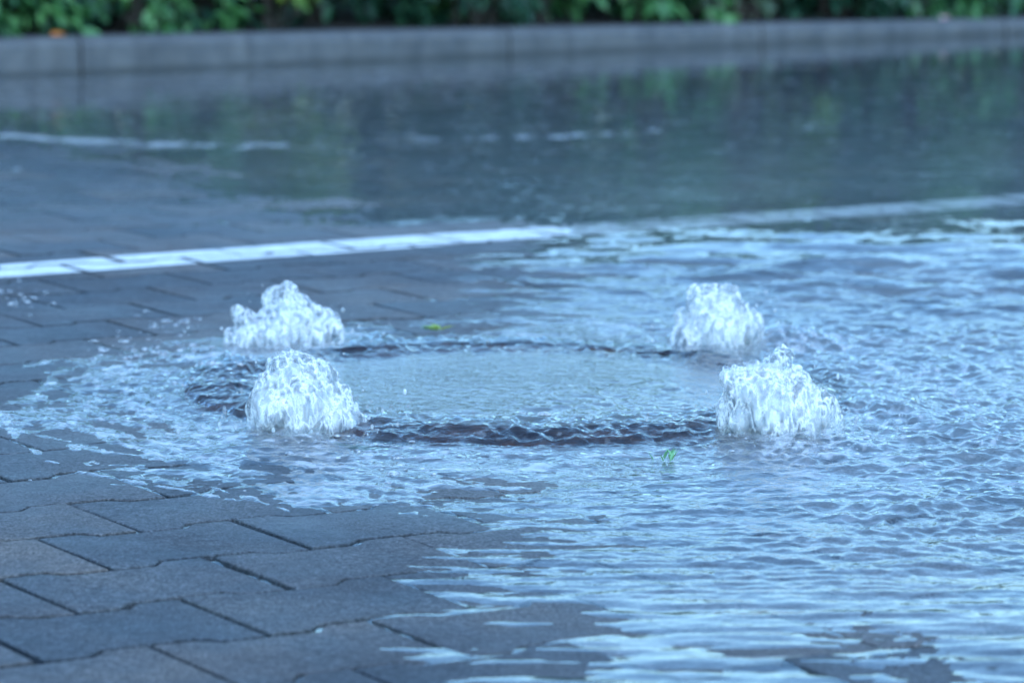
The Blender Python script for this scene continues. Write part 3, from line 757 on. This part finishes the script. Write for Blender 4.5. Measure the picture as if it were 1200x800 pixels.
def jet(key, blobs, label, seed, lumps=260, h=.0014):
    rg = np.random.default_rng(seed); p = JP[key]; z0 = float(zg(*p)); px_m = p[1] / FPX / .99
    root = tag(empty('water_jet', (p[0], p[1], z0)), label, 'water jet', 'water jets from the manhole')
    B = []
    for bx, by, br in blobs:
        q = depth_at(bx, by, p[1]) - np.array([p[0], p[1], z0]); r = br * px_m
        B.append((q[0], rg.normal(0, .004), q[2], r))
        if br > 18:
            for sgn in (-1, 1): B.append((q[0] + rg.normal(0, .006), sgn * r * rg.uniform(.45, .8), q[2] * rg.uniform(.7, .92), r * .82))
    B = np.array(B)
    lo = (B[:, :3] - B[:, 3:]).min(0) - .014; hi = (B[:, :3] + B[:, 3:]).max(0) + .014; lo[2] = -.012
    n_ = np.ceil((hi - lo) / h).astype(int)
    ax = [lo[k] + h * np.arange(n_[k]) for k in range(3)]
    GX, GY, GZ = np.meshgrid(*ax, indexing='ij')
    f = np.full(GX.shape, 9.0)
    def smin(a, b, k): q = np.clip(.5 + .5 * (b - a) / k, 0, 1); return b + (a - b) * q - k * q * (1 - q)
    for x, y, z, r in B: f = smin(f, np.sqrt((GX - x) ** 2 + (GY - y) ** 2 + (GZ - z) ** 2) - r, .010)
    top = hi[2] - .014
    # lumps of splashing water on the surface, drawn out downwards on the flanks
    for _ in range(lumps):
        b = B[rg.integers(len(B))]; d = rg.normal(0, 1, 3); d[2] = abs(d[2]) - .25; d /= np.linalg.norm(d); c = b[:3] + d * b[3] * rg.uniform(.9, 1.06)
        if c[2] < .002: continue
        r = rg.choice([.0028, .004, .0055, .008], p=[.35, .35, .22, .08]); st = 1 + 1.9 * np.clip(1 - c[2] / top / .75, 0, 1)
        e = r * 2.4; sl = tuple(slice(max(0, int((c[k] - e * (st if k == 2 else 1) - lo[k]) / h)), max(0, int((c[k] + e * (st if k == 2 else 1) - lo[k]) / h) + 1)) for k in range(3))
        if f[sl].size == 0: continue
        dd = np.sqrt((GX[sl] - c[0]) ** 2 + (GY[sl] - c[1]) ** 2 + ((GZ[sl] - c[2]) / st) ** 2) - r
        f[sl] = smin(f[sl], dd, .0035)
    zs = np.clip(GZ / top, 0, 1)
    n1 = noise3(GX / .011, GY / .011, GZ / (.011 + .02 * (1 - zs)), seed); n2 = noise3(GX / .0055, GY / .0055, GZ / (.0055 + .016 * (1 - zs)), seed + 1); n3 = noise3(GX / .024, GY / .024, GZ / .03, seed + 2)
    sh = f + .0034 * np.abs(n1) + .0016 * n2 + .0045 * n3 - .0016
    V, F = surface_nets(np.pad(sh, 1, constant_values=.02), lo - h, h)
    fast_mesh('water_skin', V, F, M_SHELL, root)
    co = f + .0062 + .0050 * n1 + .0026 * n2 - .004 * n3
    V, F = surface_nets(np.pad(co, 1, constant_values=.02), lo - h, h)
    fast_mesh('aerated_core', V, F, M_CORE, root)
    DV, DF = [], []
    for _ in range(64):
        th = rg.uniform(0, 2 * math.pi); rr = rg.uniform(.05, .15); c = np.array([rr * math.cos(th), rr * math.sin(th) * .8, rg.uniform(.01, top * 1.05) * (1 - (rr - .05) / .12)])
        if c[2] < .004: continue
        r = .0006 + .0018 * rg.random() ** 2; v, f_ = ball(c, r, 1.0 + rg.random()); DF.append(f_ + len(DV) * len(v)); DV.append(v)
    o = fast_mesh('spray_droplets', np.concatenate(DV), np.concatenate(DF), M_BUBBLE, root); o['kind'] = 'stuff'
def ball(c, r, st=1.0, half=False, nu=10, nv=6):
    V = []
    for a in range(nv + 1):
        ph = (math.pi / 2 if half else math.pi) * a / nv
        V += [(c[0] + r * math.sin(ph) * math.cos(2 * math.pi * u / nu), c[1] + r * math.sin(ph) * math.sin(2 * math.pi * u / nu), c[2] + r * st * math.cos(ph)) for u in range(nu)]
    F = [(a * nu + u, (a + 1) * nu + u, (a + 1) * nu + (u + 1) % nu, a * nu + (u + 1) % nu) for a in range(nv) for u in range(nu)]
    return np.array(V), np.array(F)
jet('front_left', [(345, 452, 33), (322, 446, 16), (332, 428, 12), (370, 440, 18), (325, 472, 33), (365, 472, 34), (385, 488, 28), (308, 482, 17), (350, 490, 36), (404, 500, 20), (338, 430, 14), (360, 436, 15), (378, 452, 16), (396, 478, 14), (418, 508, 10), (300, 500, 14)],
    'frothy white water jet at the front left of the manhole, round topped', 21)
jet('rear_left', [(335, 394, 33), (300, 398, 24), (372, 394, 24), (338, 368, 20), (336, 346, 8), (338, 338, 5), (323, 353, 11), (285, 375, 9), (358, 372, 17), (384, 378, 11), (392, 390, 9), (277, 404, 13), (350, 360, 9)],
    'tall frothy water jet at the rear left of the manhole with a pointed tip', 22)
jet('rear_right', [(840, 368, 28), (838, 388, 34), (812, 393, 22), (796, 404, 11), (868, 380, 21), (798, 372, 7), (814, 346, 7), (850, 345, 11), (832, 344, 9), (880, 396, 10), (860, 396, 26), (822, 362, 18)],
    'frothy water jet at the rear right of the manhole, squarish and smallest', 23)
jet('front_right', [(905, 450, 28), (880, 452, 26), (940, 468, 25), (905, 480, 38), (872, 486, 22), (945, 488, 25), (970, 494, 14), (856, 440, 13), (910, 426, 10), (922, 418, 6), (935, 445, 15)],
    'broad frothy water jet at the front right of the manhole, widest of the four', 24)

# ------------------------------------------------------------------ bubbles and flecks of foam
BV, BF = [], []
def add_bubble(px, py, r):
    c = ground_at(px, py); z = water_z(c[0], c[1]); v, f_ = ball((c[0], c[1], z - .0004), r, .42, True, 10, 4); BF.append(f_ + len(BV) * len(v)); BV.append(v)
rb = random.Random(4)
for cx, cy, sx, sy, n, r0, r1 in ((190, 385, 34, 9, 50, .002, .007), (140, 415, 40, 8, 60, .002, .006), (205, 412, 30, 6, 45, .002, .007), (230, 445, 30, 20, 60, .0015, .004), (150, 470, 50, 30, 60, .001, .003),
                                  (25, 355, 25, 12, 60, .002, .006), (430, 545, 50, 14, 40, .0015, .005), (380, 522, 40, 5, 70, .0015, .004), (600, 490, 120, 10, 40, .001, .003), (620, 415, 130, 8, 40, .001, .003),
                                  (560, 345, 120, 30, 26, .001, .003), (300, 560, 120, 22, 60, .001, .003), (985, 520, 30, 14, 70, .0015, .004), (930, 405, 30, 10, 60, .0015, .005), (900, 520, 60, 6, 60, .001, .004), (268, 446, 24, 14, 60, .0015, .006), (245, 330, 130, 30, 24, .001, .003)):
    for _ in range(int(n * .6)): add_bubble(rb.gauss(cx, sx * .75), rb.gauss(cy, sy * .8), r0 + (r1 - r0) * rb.random() ** 2.2)
for px, py, r in ((434, 536, .010), (466, 541, .008), (420, 533, .006), (462, 560, .009), (195, 382, .009), (180, 389, .007), (215, 383, .008), (145, 406, .007), (148, 426, .008), (160, 424, .007), (190, 420, .008), (638, 497, .008), (613, 495, .006), (250, 447, .010)): add_bubble(px, py, r)
bb = fast_mesh('foam_bubbles', np.concatenate(BV), np.concatenate(BF), M_BUBBLE)
tag(bb, 'loose white foam bubbles floating on the water around the jets', 'foam', kind='stuff')
